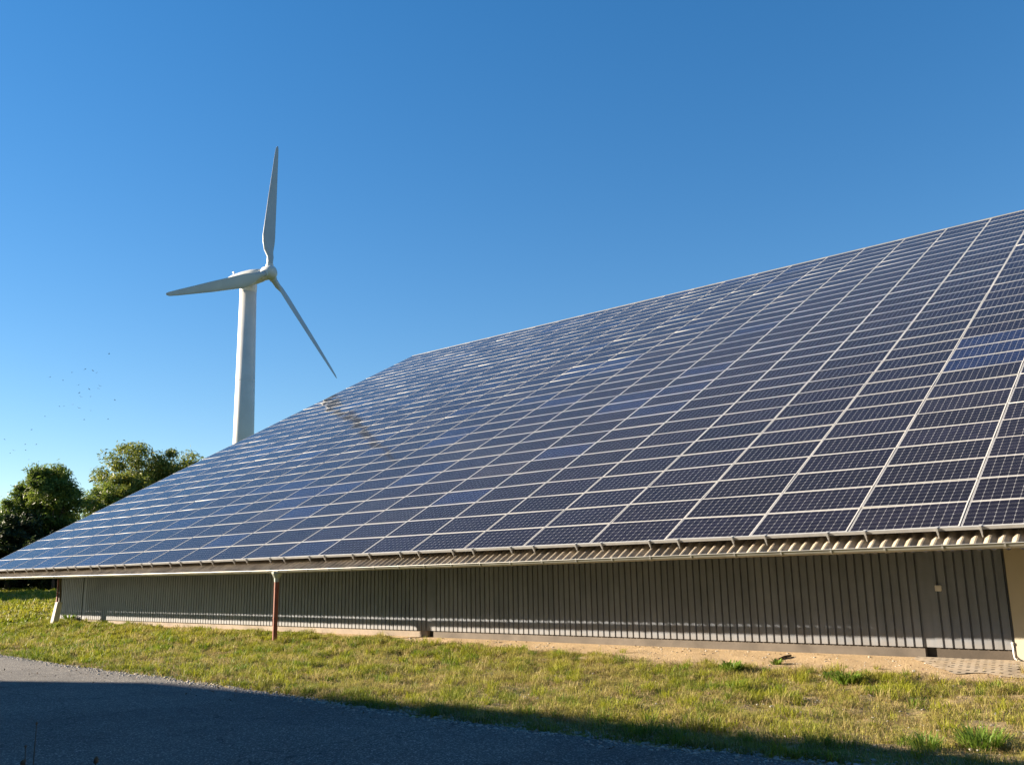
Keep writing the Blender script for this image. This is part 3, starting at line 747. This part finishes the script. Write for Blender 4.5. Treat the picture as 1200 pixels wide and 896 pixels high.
# ------------------------------------------------------------------ trees
def tree(name, label, base, h, rx, rz, mat, seed, nclump=130, nleaf=170, leaf=.20, group=None, cat='tree', low=.15):
    rs = np.random.default_rng(seed); pr = random.Random(seed)
    root = thing(name, label, cat, base, group)
    cz = h - rz
    # crown lobes: a few unequal blobs, clumps scattered over their outsides
    lobes = [(np.array([0, 0, cz]), np.array([rx * .75, rx * .75, rz * .9]))]
    for k in range(9):
        a = rs.uniform(0, 2 * PI); rr_ = rx * rs.uniform(.35, .68); z = cz + rs.uniform(-.65, .62) * rz
        s = rs.uniform(.40, .58)
        lobes.append((np.array([rr_ * math.cos(a), rr_ * math.sin(a), z]), np.array([rx * s, rx * s, rz * s * .9])))
    pts = []
    for k in range(nclump):
        c, e_ = lobes[rs.integers(0, len(lobes))]
        d = rs.normal(size=3); d /= np.linalg.norm(d)
        p = c + d * e_ * rs.uniform(.72, 1.08)
        if p[2] < low * h: p[2] = low * h + rs.uniform(0, .6)
        pts.append(p)
    pts = np.array(pts)
    bm = bmesh.new()
    trk = [(0, 0, -.3), (pr.uniform(-.1, .1), pr.uniform(-.1, .1), h * .2), (pr.uniform(-.3, .3), pr.uniform(-.3, .3), h * .45), (pr.uniform(-.4, .4), pr.uniform(-.4, .4), h * .72)]
    r0 = h * .028
    add_tube(bm, trk, [r0 * 1.3, r0, r0 * .7, r0 * .25], 9)
    tr = from_bm('trunk', bm, M_bark, root, None, True)
    bm = bmesh.new()
    for k in range(0, nclump, 4):
        q = Vector(pts[k]); z0 = max(h * .18, q.z * pr.uniform(.35, .75)); f_ = min(1, z0 / (h * .72))
        s = Vector((trk[3][0] * f_, trk[3][1] * f_, z0)); mid = s.lerp(q, .55) + Vector((0, 0, .12 * h * pr.uniform(-.3, .5)))
        add_tube(bm, [s, mid, q], [r0 * .32, r0 * .18, r0 * .05], 5, False)
    from_bm('branch', bm, M_bark, root, None, True)
    n = nclump * nleaf
    cr = rs.uniform(.35, .85, nclump) * rx * .24
    ci = np.repeat(np.arange(nclump), nleaf)
    d = rs.normal(size=(n, 3)); d /= np.linalg.norm(d, axis=1)[:, None]
    P = pts[ci] + d * (rs.random(n) ** .45 * cr[ci] * 1.35)[:, None] * np.array([1.1, 1.1, .8])
    # leading shoots
    sh = rs.random(n) < .05; P[sh, 2] += rs.uniform(0, .55, sh.sum())
    nrm = d * .6 + rs.normal(size=(n, 3)) * .55 + np.array([0, 0, .45]); nrm /= np.linalg.norm(nrm, axis=1)[:, None]
    t1 = np.cross(nrm, rs.normal(size=(n, 3))); t1 /= np.linalg.norm(t1, axis=1)[:, None]; t2 = np.cross(nrm, t1)
    L = (leaf * rs.uniform(.6, 1.35, n))[:, None]; Wd = L * .55
    v = np.stack([P - t1 * L, P + t2 * Wd * .5 + nrm * L * .12, P + t1 * L, P - t2 * Wd * .5 + nrm * L * .12], 1).reshape(-1, 3)
    f = np.arange(n * 4).reshape(n, 4)
    from_np('crown', v, f, mat, root)
    return root
def hz(p): return float(height(p[0], p[1]))
def ground_pt(px, d):
    p = at_w(px, 690, d); return Vector((p.x, p.y, hz(p) - .1))
def put(px, d, ytop, halfw, **kw):
    b = ground_pt(px, d); h = at_w(px, ytop, d).z - b.z; rx = halfw * d / FPX
    return b, h, rx
b, h, rx = put(52, 66, 546, 52)
tree('broadleaf_tree', 'round-crowned green tree at the left, standing clear against the sky', b, h, rx * .95, h * .45, M_leafA, 4, 260, 230, .15, 'trees behind the hall')
b, h, rx = put(199, 88, 522, 70)
tree('broadleaf_tree', 'tall sunlit tree rising behind the roof slope, below the wind turbine', b, h, rx, h * .40, M_leafC, 12, 420, 240, .19, 'trees behind the hall')
b, h, rx = put(146, 80, 550, 46)
tree('broadleaf_tree', 'olive green tree between the tallest sunlit tree and the lower one in the dip', b, h, rx, h * .42, M_leafC, 18, 260, 220, .18, 'trees behind the hall')
b, h, rx = put(108, 74, 562, 46)
tree('broadleaf_tree', 'lower darker green tree in the dip between the two big trees', b, h, rx, h * .40, M_leafA, 15, 110, 170, .18, 'trees behind the hall')
b, h, rx = put(8, 62, 598, 34)
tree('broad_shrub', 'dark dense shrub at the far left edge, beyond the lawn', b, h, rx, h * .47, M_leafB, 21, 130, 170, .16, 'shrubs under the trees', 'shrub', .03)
b, h, rx = put(62, 60, 628, 34)
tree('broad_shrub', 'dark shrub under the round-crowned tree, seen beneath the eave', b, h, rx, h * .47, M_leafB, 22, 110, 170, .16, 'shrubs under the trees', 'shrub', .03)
b, h, rx = put(108, 64, 610, 34)
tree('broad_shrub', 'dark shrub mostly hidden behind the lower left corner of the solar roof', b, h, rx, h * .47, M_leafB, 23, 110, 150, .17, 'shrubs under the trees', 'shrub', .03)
def hedge(p0, p1, hh, th, seed):
    rs = np.random.default_rng(seed); n = 26000
    a = rs.random(n); dx = p1 - p0; L = dx.length; dr = dx.normalized(); nr = Vector((-dr.y, dr.x, 0))
    top = hh * (.75 + .5 * fbm(a * L * .35, a * 0 + seed, seed))
    z = rs.random(n) ** .8 * top; o = rs.normal(0, .5, n) * th * (1 - .4 * z / hh)
    X = p0.x + dx.x * a + nr.x * o; Y = p0.y + dx.y * a + nr.y * o; Z = height(X, Y) + z
    P = np.stack([X - p0.x, Y - p0.y, Z - p0.z], 1)
    nm = rs.normal(size=(n, 3)) + np.array([0, 0, .5]); nm /= np.linalg.norm(nm, axis=1)[:, None]
    t1 = np.cross(nm, rs.normal(size=(n, 3))); t1 /= np.linalg.norm(t1, axis=1)[:, None]; t2 = np.cross(nm, t1)
    Lf = (.20 * rs.uniform(.6, 1.4, n))[:, None]
    v = np.stack([P - t1 * Lf, P + t2 * Lf * .35, P + t1 * Lf, P - t2 * Lf * .35], 1).reshape(-1, 3)
    root = thing('hedge', 'long dark hedge closing the lawn beyond the left end of the hall', 'hedge', p0)
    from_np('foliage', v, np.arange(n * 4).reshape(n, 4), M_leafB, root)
    bm = bmesh.new()
    for k in range(26):
        q = Vector((dx.x * k / 25, dx.y * k / 25, 0)); q.z = hz(p0 + q) - p0.z - .2
        add_tube(bm, [q, q + Vector((.1, .1, hh * .4)), q + Vector((random.uniform(-.4, .4), random.uniform(-.4, .4), hh * .85))], [.06, .04, .015], 6)
    from_bm('stem', bm, M_bark, root, None, True)
hedge(ground_pt(-60, 61), ground_pt(150, 74), 3.2, 1.1, 9)
# the tree belt goes on to the left of the picture and shades the shrubs
for k, (px, d, h, rx, sd_) in enumerate([(-70, 57, 9.5, 3.6, 31), (-130, 55, 10, 3.8, 32), (-205, 52, 9, 3.6, 33)]):
    b = ground_pt(px, d)
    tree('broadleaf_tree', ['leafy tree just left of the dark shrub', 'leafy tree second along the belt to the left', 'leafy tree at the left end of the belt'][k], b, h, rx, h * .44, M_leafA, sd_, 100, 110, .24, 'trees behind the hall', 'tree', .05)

# ------------------------------------------------------------------ barn across the road (casts the big shadow)
def barn():
    L = 36.0; tanE = math.tan(SUN_EL)
    hx, hy = -math.sin(SUN_AZ), math.cos(SUN_AZ)
    c0 = Vector((-11.0 + hx * L, -5.75 + hy * L, -2.2)); dr = Vector((1, .066, 0)).normalized(); nr = Vector((dr.y, -dr.x, 0))
    H = L * tanE; LEN = 68; DEP = 14
    root = thing('barn', 'tall rendered barn on the other side of the road', 'building', c0)
    def B(a, d, z): return dr * a + nr * d + Vector((0, 0, z))
    bm = bmesh.new(); add_hull(bm, [B(0, 0, -.3), B(0, DEP, -.3), B(LEN, DEP, -.3), B(LEN, 0, -.3)], [B(0, 0, H - .22), B(0, DEP, H - .22), B(LEN, DEP, H - .22), B(LEN, 0, H - .22)])
    bmesh.ops.recalc_face_normals(bm, faces=bm.faces); from_bm('wall', bm, M_barn, root)
    bm = bmesh.new(); add_hull(bm, [B(0, 0, H - .2), B(0, DEP, H - .2), B(LEN, DEP, H - .2), B(LEN, 0, H - .2)], [B(0, 0, H), B(0, DEP, H + 1.2), B(LEN, DEP, H + 1.2), B(LEN, 0, H)])
    bmesh.ops.recalc_face_normals(bm, faces=bm.faces); from_bm('roof', bm, M_barnroof, root)
    for k in range(6):
        a = 6 + k * 10
        bm = bmesh.new(); add_hull(bm, [B(a, -.06, 2.2), B(a, -.01, 2.2), B(a + 2, -.01, 2.2), B(a + 2, -.06, 2.2)], [B(a, -.06, 3.6), B(a, -.01, 3.6), B(a + 2, -.01, 3.6), B(a + 2, -.06, 3.6)])
        bmesh.ops.recalc_face_normals(bm, faces=bm.faces); from_bm('window', bm, M_dark, root)
barn()

# ------------------------------------------------------------------ grass
def blades(x, y, L, Wd, colr, lean=.85):
    n = len(x); z = height(x, y) - .008
    a = rng.uniform(0, 2 * PI, n); b_ = a + rng.normal(0, .5, n)
    le = np.clip(np.abs(rng.normal(lean, .35, n)), .05, 1.5)
    sx, sy = np.cos(a + PI / 2) * Wd / 2, np.sin(a + PI / 2) * Wd / 2
    mx = x + np.cos(b_) * L * .28 * le; my = y + np.sin(b_) * L * .28 * le; mz = z + L * .55
    tx = x + np.cos(b_) * L * (.95 * le); ty = y + np.sin(b_) * L * (.95 * le); tz = z + L * np.clip(1.02 - .42 * le ** 1.5, .15, 1)
    v = np.stack([np.stack([x - sx, y - sy, z], 1), np.stack([x + sx, y + sy, z], 1), np.stack([mx + sx * .8, my + sy * .8, mz], 1), np.stack([mx - sx * .8, my - sy * .8, mz], 1), np.stack([tx, ty, tz], 1)], 1)
    return v, np.repeat(colr[:, None, :], 5, 1)
def colours(x, y, n):
    g1 = np.array([0.15, 0.205, 0.014]); g2 = np.array([0.34, 0.335, 0.028]); dry = np.array([0.42, 0.33, 0.12]); deep = np.array([0.05, 0.095, 0.010])
    k = np.clip(fbm(x * .8, y * .8, 71) * 1.6 - .3 + rng.normal(0, .18, n), 0, 1)[:, None]
    c = g1 * (1 - k) + g2 * k
    d = np.clip((fbm(x * 1.3, y * 1.3, 72) - .42) * 2.2 + np.interp(x, [-30, -12, 0], [-.08, .16, .32]) + rng.normal(0, .22, n), 0, 1)[:, None]
    c = c * (1 - d * .8) + dry * d * .8
    near = np.clip(1 - (y - edge(x)) / 1.0, 0, 1)[:, None]
    c = c * (1 - near * .6) + (deep * .4 + g1 * .6) * near * .6
    return np.concatenate([c * rng.uniform(.75, 1.25, (n, 1)), np.ones((n, 1))], 1)
VV, CC = [], []
def sow(x0, x1, per_m2, lmin, lmax, wid, y0=None, y1=1.25, sel=None):
    n = int((x1 - x0) * ((y1 - (y0 if y0 is not None else -6.3))) * per_m2)
    x = rng.uniform(x0, x1, n); y = rng.uniform(y0 if y0 is not None else -6.3, y1, n)
    ok = y > edge(x) + .04
    d = grass_density(x, y); ok &= rng.random(n) < np.clip((d - .28) * 1.7, 0.012, 1) * (d > .05)
    if sel is not None: ok &= sel(x, y)
    x, y, d = x[ok], y[ok], d[ok]; n = len(x)
    tuft = np.clip((fbm(x * 3.2, y * 3.2, 81) - .5) * 4.2 + .75, .22, 1.9)
    L = rng.uniform(lmin, lmax, n) * tuft; Wd = wid * rng.uniform(.7, 1.3, n)
    v, c = blades(x, y, L, Wd, colours(x, y, n)); VV.append(v); CC.append(c)
sow(-8, 3.6, 3600, .03, .12, .0055)
sow(-16, -8, 2300, .04, .13, .008)
sow(-31, -16, 1200, .05, .15, .013)
def thatch(x0, x1, per, wid):
    n = int((x1 - x0) * 7.0 * per); x = rng.uniform(x0, x1, n); y = rng.uniform(-6.3, .7, n); d = grass_density(x, y)
    ok = (y > edge(x) + .02) & (rng.random(n) < np.clip(d * .9 + .02, 0, .8)); x, y = x[ok], y[ok]; n = len(x)
    k = rng.random((n, 1)); c = np.array([0.45, 0.36, 0.17]) * k + np.array([0.20, 0.13, 0.05]) * (1 - k)
    v, c = blades(x, y, rng.uniform(.03, .11, n), wid * rng.uniform(.7, 1.3, n), np.concatenate([c, np.ones((n, 1))], 1), 1.35)
    v[..., 2] += .012; VV.append(v); CC.append(c)
def tufts(x0, x1, count, nb, rad, lmin, lmax, wid):
    cx = rng.uniform(x0, x1, count); cy = rng.uniform(-6.2, .4, count); d = grass_density(cx, cy)
    ok = (cy > edge(cx) + .08) & (rng.random(count) < np.clip(d * 1.2, .03, 1)); cx, cy = cx[ok], cy[ok]; m = len(cx)
    size = rng.gamma(3.0, .33, m); nn = np.maximum(6, nb * size).astype(int); ci = np.repeat(np.arange(m), nn); n = len(ci)
    a = rng.uniform(0, 2 * PI, n); r = rad * size[ci] * np.sqrt(rng.random(n)); x = cx[ci] + np.cos(a) * r; y = cy[ci] + np.sin(a) * r
    g = rng.random(m); base = np.where((g < .24)[:, None], [[.40, .33, .12]], np.where((g < .50)[:, None], [[.14, .21, .014]], [[.29, .30, .024]]))
    c = base[ci] * rng.uniform(.7, 1.25, (n, 1))
    v, c = blades(x, y, rng.uniform(lmin, lmax, n) * np.clip(size[ci], .5, 1.5), wid * rng.uniform(.7, 1.3, n), np.concatenate([c, np.ones((n, 1))], 1), .8); VV.append(v); CC.append(c)
tufts(-8, 3.4, 1000, 34, .055, .06, .16, .0065); tufts(-16, -8, 800, 34, .07, .06, .17, .009); tufts(-30, -16, 900, 34, .10, .07, .19, .014)
thatch(-8, 3.6, 1100, .0055); thatch(-16, -8, 500, .009); thatch(-30, -16, 200, .014)
sow(-75, -31, 170, .08, .20, .045, -4.0, 45, lambda x, y: (y < (x + 31) * -.9 + 4) & ((x < -35) | (y < 2)))
# longer fringe along the road edge
n = 11000; x = rng.uniform(-20, 3.5, n); y = edge(x) + np.abs(rng.normal(.28, .28, n)) + .04
ok = rng.random(n) < np.clip((fbm(x * 1.1, x * 0 + 3, 91) - .33) * 3, .03, 1); x, y = x[ok], y[ok]; n = len(x)
v, c = blades(x, y, rng.uniform(.05, .15, n) * np.clip(fbm(x * 2.5, y * 2.5, 95) * 2 - .2, .4, 1.5), rng.uniform(.006, .010, n), colours(x, y, n), .75); VV.append(v); CC.append(c)
v = np.concatenate(VV); c = np.concatenate(CC); n = len(v); i = np.arange(n)[:, None] * 5
go = from_np('grass', v.reshape(-1, 3), [i + np.array([[0, 1, 2, 3]]), i + np.array([[3, 2, 4]])], M_grass, tint=c.reshape(-1, 4))
tag(go, 'short patchy yellow-green grass on the verge before the hall', 'grass', kind='stuff')
print('blades', n)

# gravel along the road edge and small stones in the turf
n = 5200; x = rng.uniform(-22, 3.5, n); y = edge(x) + rng.normal(.06, .17, n)
n2 = 2600; x = np.concatenate([x, rng.uniform(-14, 3.5, n2)]); y = np.concatenate([y, rng.uniform(-5.8, 1.2, n2)])
n += n2; sz = np.minimum(rng.gamma(2.0, .0045, n) + .005, .03)
ico = bmesh.new(); bmesh.ops.create_icosphere(ico, subdivisions=1, radius=1); iv = np.array([q.co[:] for q in ico.verts]); ifc = np.array([[q.index for q in f_.verts] for f_ in ico.faces]); ico.free()
z = np.maximum(height(x, y), -2.19)
an = rng.uniform(0, 2 * PI, n); st = rng.uniform(.6, 1.4, (n, 1, 3)) * np.array([1, 1, .6]); j = 1 + rng.normal(0, .14, (n, len(iv), 1))
q = iv[None] * st * j * sz[:, None, None]
q = np.stack([q[..., 0] * np.cos(an)[:, None] - q[..., 1] * np.sin(an)[:, None], q[..., 0] * np.sin(an)[:, None] + q[..., 1] * np.cos(an)[:, None], q[..., 2]], -1) + np.stack([x, y, z], 1)[:, None, :]
gf = (ifc[None] + (np.arange(n) * len(iv))[:, None, None]).reshape(-1, 3)
tag(from_np('gravel', q.reshape(-1, 3), gf, M_stone), 'loose pale gravel along the road edge and in the turf', 'gravel', kind='stuff')

# fallen leaves and dark crumbs lying about on the verge and the sand
n = 1500; x = rng.uniform(-16, 3.5, n); y = rng.uniform(-6.6, 1.2, n); z = np.maximum(height(x, y), -2.188) + rng.uniform(.004, .03, n)
P = np.stack([x, y, z], 1); nm = rng.normal(size=(n, 3)) * .45 + np.array([0, 0, 1]); nm /= np.linalg.norm(nm, axis=1)[:, None]
t1 = np.cross(nm, rng.normal(size=(n, 3))); t1 /= np.linalg.norm(t1, axis=1)[:, None]; t2 = np.cross(nm, t1); L = rng.uniform(.010, .032, n)[:, None]
v = np.stack([P - t1 * L, P + t2 * L * .5 + nm * L * .25, P + t1 * L, P - t2 * L * .5 + nm * L * .2], 1).reshape(-1, 3)
tag(from_np('leaf_litter', v, np.arange(n * 4).reshape(n, 4), M_wood), 'small brown fallen leaves scattered over turf and sand', 'leaf litter', kind='stuff')

# ------------------------------------------------------------------ weeds, dry stalks, stick
def weed(px, py, rad, h, nl, label, seed, wl=.03, name='weed_clump'):
    d = ray(px, py); t = 5.0
    for _ in range(60):
        p = CAM + d * t; t += (p.z - float(height(p.x, p.y))) / max(.02, -d.z) * .6
    p = CAM + d * t; rs = np.random.default_rng(seed)
    a = rs.uniform(0, 2 * PI, nl); rr_ = rad * np.sqrt(rs.random(nl)) * .55
    bx, by = np.cos(a) * rr_, np.sin(a) * rr_; L = h * rs.uniform(.6, 1.3, nl); out = rs.uniform(.35, 1.0, nl)
    V = []; ww = wl * .7 * rs.uniform(.6, 1.3, nl)
    da = a + rs.normal(0, .5, nl); cx, cy = np.cos(da), np.sin(da); sx, sy = -cy * ww / 2, cx * ww / 2
    ks = [(0, 0, .35), (.35, .5, 1.0), (.72, .85, .85), (1.05, .92, .05)]
    for (o_, u_, w_) in ks:
        X = bx + cx * L * o_ * out; Y = by + cy * L * o_ * out; Z = L * u_ * (1.05 - .35 * out) - .01
        V += [np.stack([X - sx * w_, Y - sy * w_, Z], 1), np.stack([X + sx * w_, Y + sy * w_, Z], 1)]
    V = np.stack(V, 1); i = np.arange(nl)[:, None] * 8
    o = from_np(name, V.reshape(-1, 3), [i + np.array([[k, k + 1, k + 3, k + 2]]) for k in (0, 2, 4)], M_weed)
    o.location = (p.x, p.y, hz(p)); tag(o, label, 'weed', 'weed clumps in the verge'); return o
weed(858, 786, .24, .17, 170, 'leafy green weed clump at the edge of the sandy strip, behind the turf', 1)
weed(992, 800, .26, .17, 150, 'broad low weed clump casting a dark shadow on sandy soil', 2, .035)
weed(972, 795, .12, .12, 40, 'small bright-leaved weed just left of the broad low clump', 3, .04)
weed(1150, 876, .32, .20, 260, 'big lush grassy clump beside the road at the lower right', 4, .014)
weed(1085, 878, .22, .16, 150, 'grassy clump at the road edge left of the biggest lush clump', 5, .013)
weed(1165, 808, .12, .12, 70, 'spiky small tuft near the pavers at the right', 6, .012)
weed(910, 778, .12, .10, 60, 'little weed in the sand beside the flat stick', 7, .03)
weed(480, 738, .35, .16, 120, 'bright green weed near the wall in the middle of the verge', 8, .04)
weed(82, 728, .3, .25, 90, 'green weed at the foot of the pale buttress', 9, .05)

def from_px_ground(px, py):
    d = ray(px, py); t = 5.0
    for _ in range(60):
        p = CAM + d * t; t += (p.z - float(height(p.x, p.y))) / max(.02, -d.z) * .6
    return CAM + d * t
a_ = from_px_ground(912, 773); b_ = from_px_ground(927, 769)
bm = bmesh.new(); m_ = a_.lerp(b_, .5)
add_tube(bm, [a_ - m_ + Vector((0, 0, .012)), Vector((0, .01, .022)), b_ - m_ + Vector((0, 0, .02))], [.016, .024, .015], 8)
o = from_bm('stick', bm, M_wood, None, m_); tag(o, 'short brown piece of wood lying on the sand below the ribbed wall', 'stick')

def stalks(px, d, heads, label):
    b = at_w(px, 930, d); b.z = -2.19
    root = thing('dry_plant', label, 'plant', b)
    for k, (hx, hy, r) in enumerate(heads):
        tip = at_w(hx, hy, d + random.uniform(-.06, .06)) - b
        bm = bmesh.new(); add_tube(bm, [(random.uniform(-.02, .02), random.uniform(-.02, .02), 0), tip * .5 + Vector((.012, .0, 0)), tip], [.0045, .0035, .0022], 6)
        st = from_bm('stem', bm, M_wood, root, None, True)
        bm = bmesh.new(); bmesh.ops.create_icosphere(bm, subdivisions=2, radius=r)
        for q in bm.verts: q.co = Vector((q.co.x * random.uniform(.7, 1.2), q.co.y * random.uniform(.7, 1.2), q.co.z * random.uniform(1.0, 1.7))) + tip
        from_bm('seed_head', bm, M_wood, st)
# verge on the near side of the road where the stalks grow
stalks(34, 4.6, [(43, 847, .006), (30, 874, .006), (27, 893, .014)], 'tall dry stalks with small seed heads rising at the lower left corner')
stalks(112, 4.6, [(112.5, 890, .013)], 'single short dry seed head poking up at the bottom edge')

# ------------------------------------------------------------------ birds
bb = bmesh.new()
add_tube(bb, [(-.12, 0, 0), (-.05, 0, .01), (.05, 0, .012), (.11, 0, .01), (.14, 0, .004)], [.006, .035, .04, .025, .006], 8)
for s in (-1, 1):
    w0 = [bb.verts.new(q) for q in ((.06, s * .02, .02), (-.04, s * .02, .02), (-.03, s * .16, .06), (.05, s * .14, .06))]
    w1 = [bb.verts.new(q) for q in ((.045, s * .24, .045), (-.045, s * .33, .02))]
    bb.faces.new(w0); bb.faces.new((w0[3], w0[2], w1[1], w1[0]))
    t_ = [bb.verts.new(q) for q in ((-.10, 0, .004), (-.20, s * .045, .004), (-.19, 0, .006))]; bb.faces.new(t_)
bme = bpy.data.meshes.new('bird'); bb.to_mesh(bme); bb.free(); bme.materials.append(M_bird)
BP = [(767, 87), (599, 195), (653, 205), (680, 220), (505, 218), (353, 250), (443, 273), (552, 305), (702, 313), (691, 330), (627, 335), (558, 361), (568, 388), (636, 387), (807, 411), (417, 456), (450, 454), (513, 443), (556, 468), (637, 485), (316, 526), (592, 549), (760, 545), (222, 620), (31, 688), (178, 723), (256, 723), (96, 765), (181, 764), (71, 785), (203, 830)]
for k, (a, b_) in enumerate(BP):
    o = mesh_obj('bird', bme); o.location = at_w(a / 6, 400 + b_ / 6, random.uniform(125, 150)); o.scale = (.85,) * 3
    o.rotation_euler = (random.uniform(-.5, .5), random.uniform(-.2, .2), random.uniform(0, 6.28))
    tag(o, 'tiny dark bird in the loose flock flying high above the trees', 'bird', 'flock of birds in the sky')
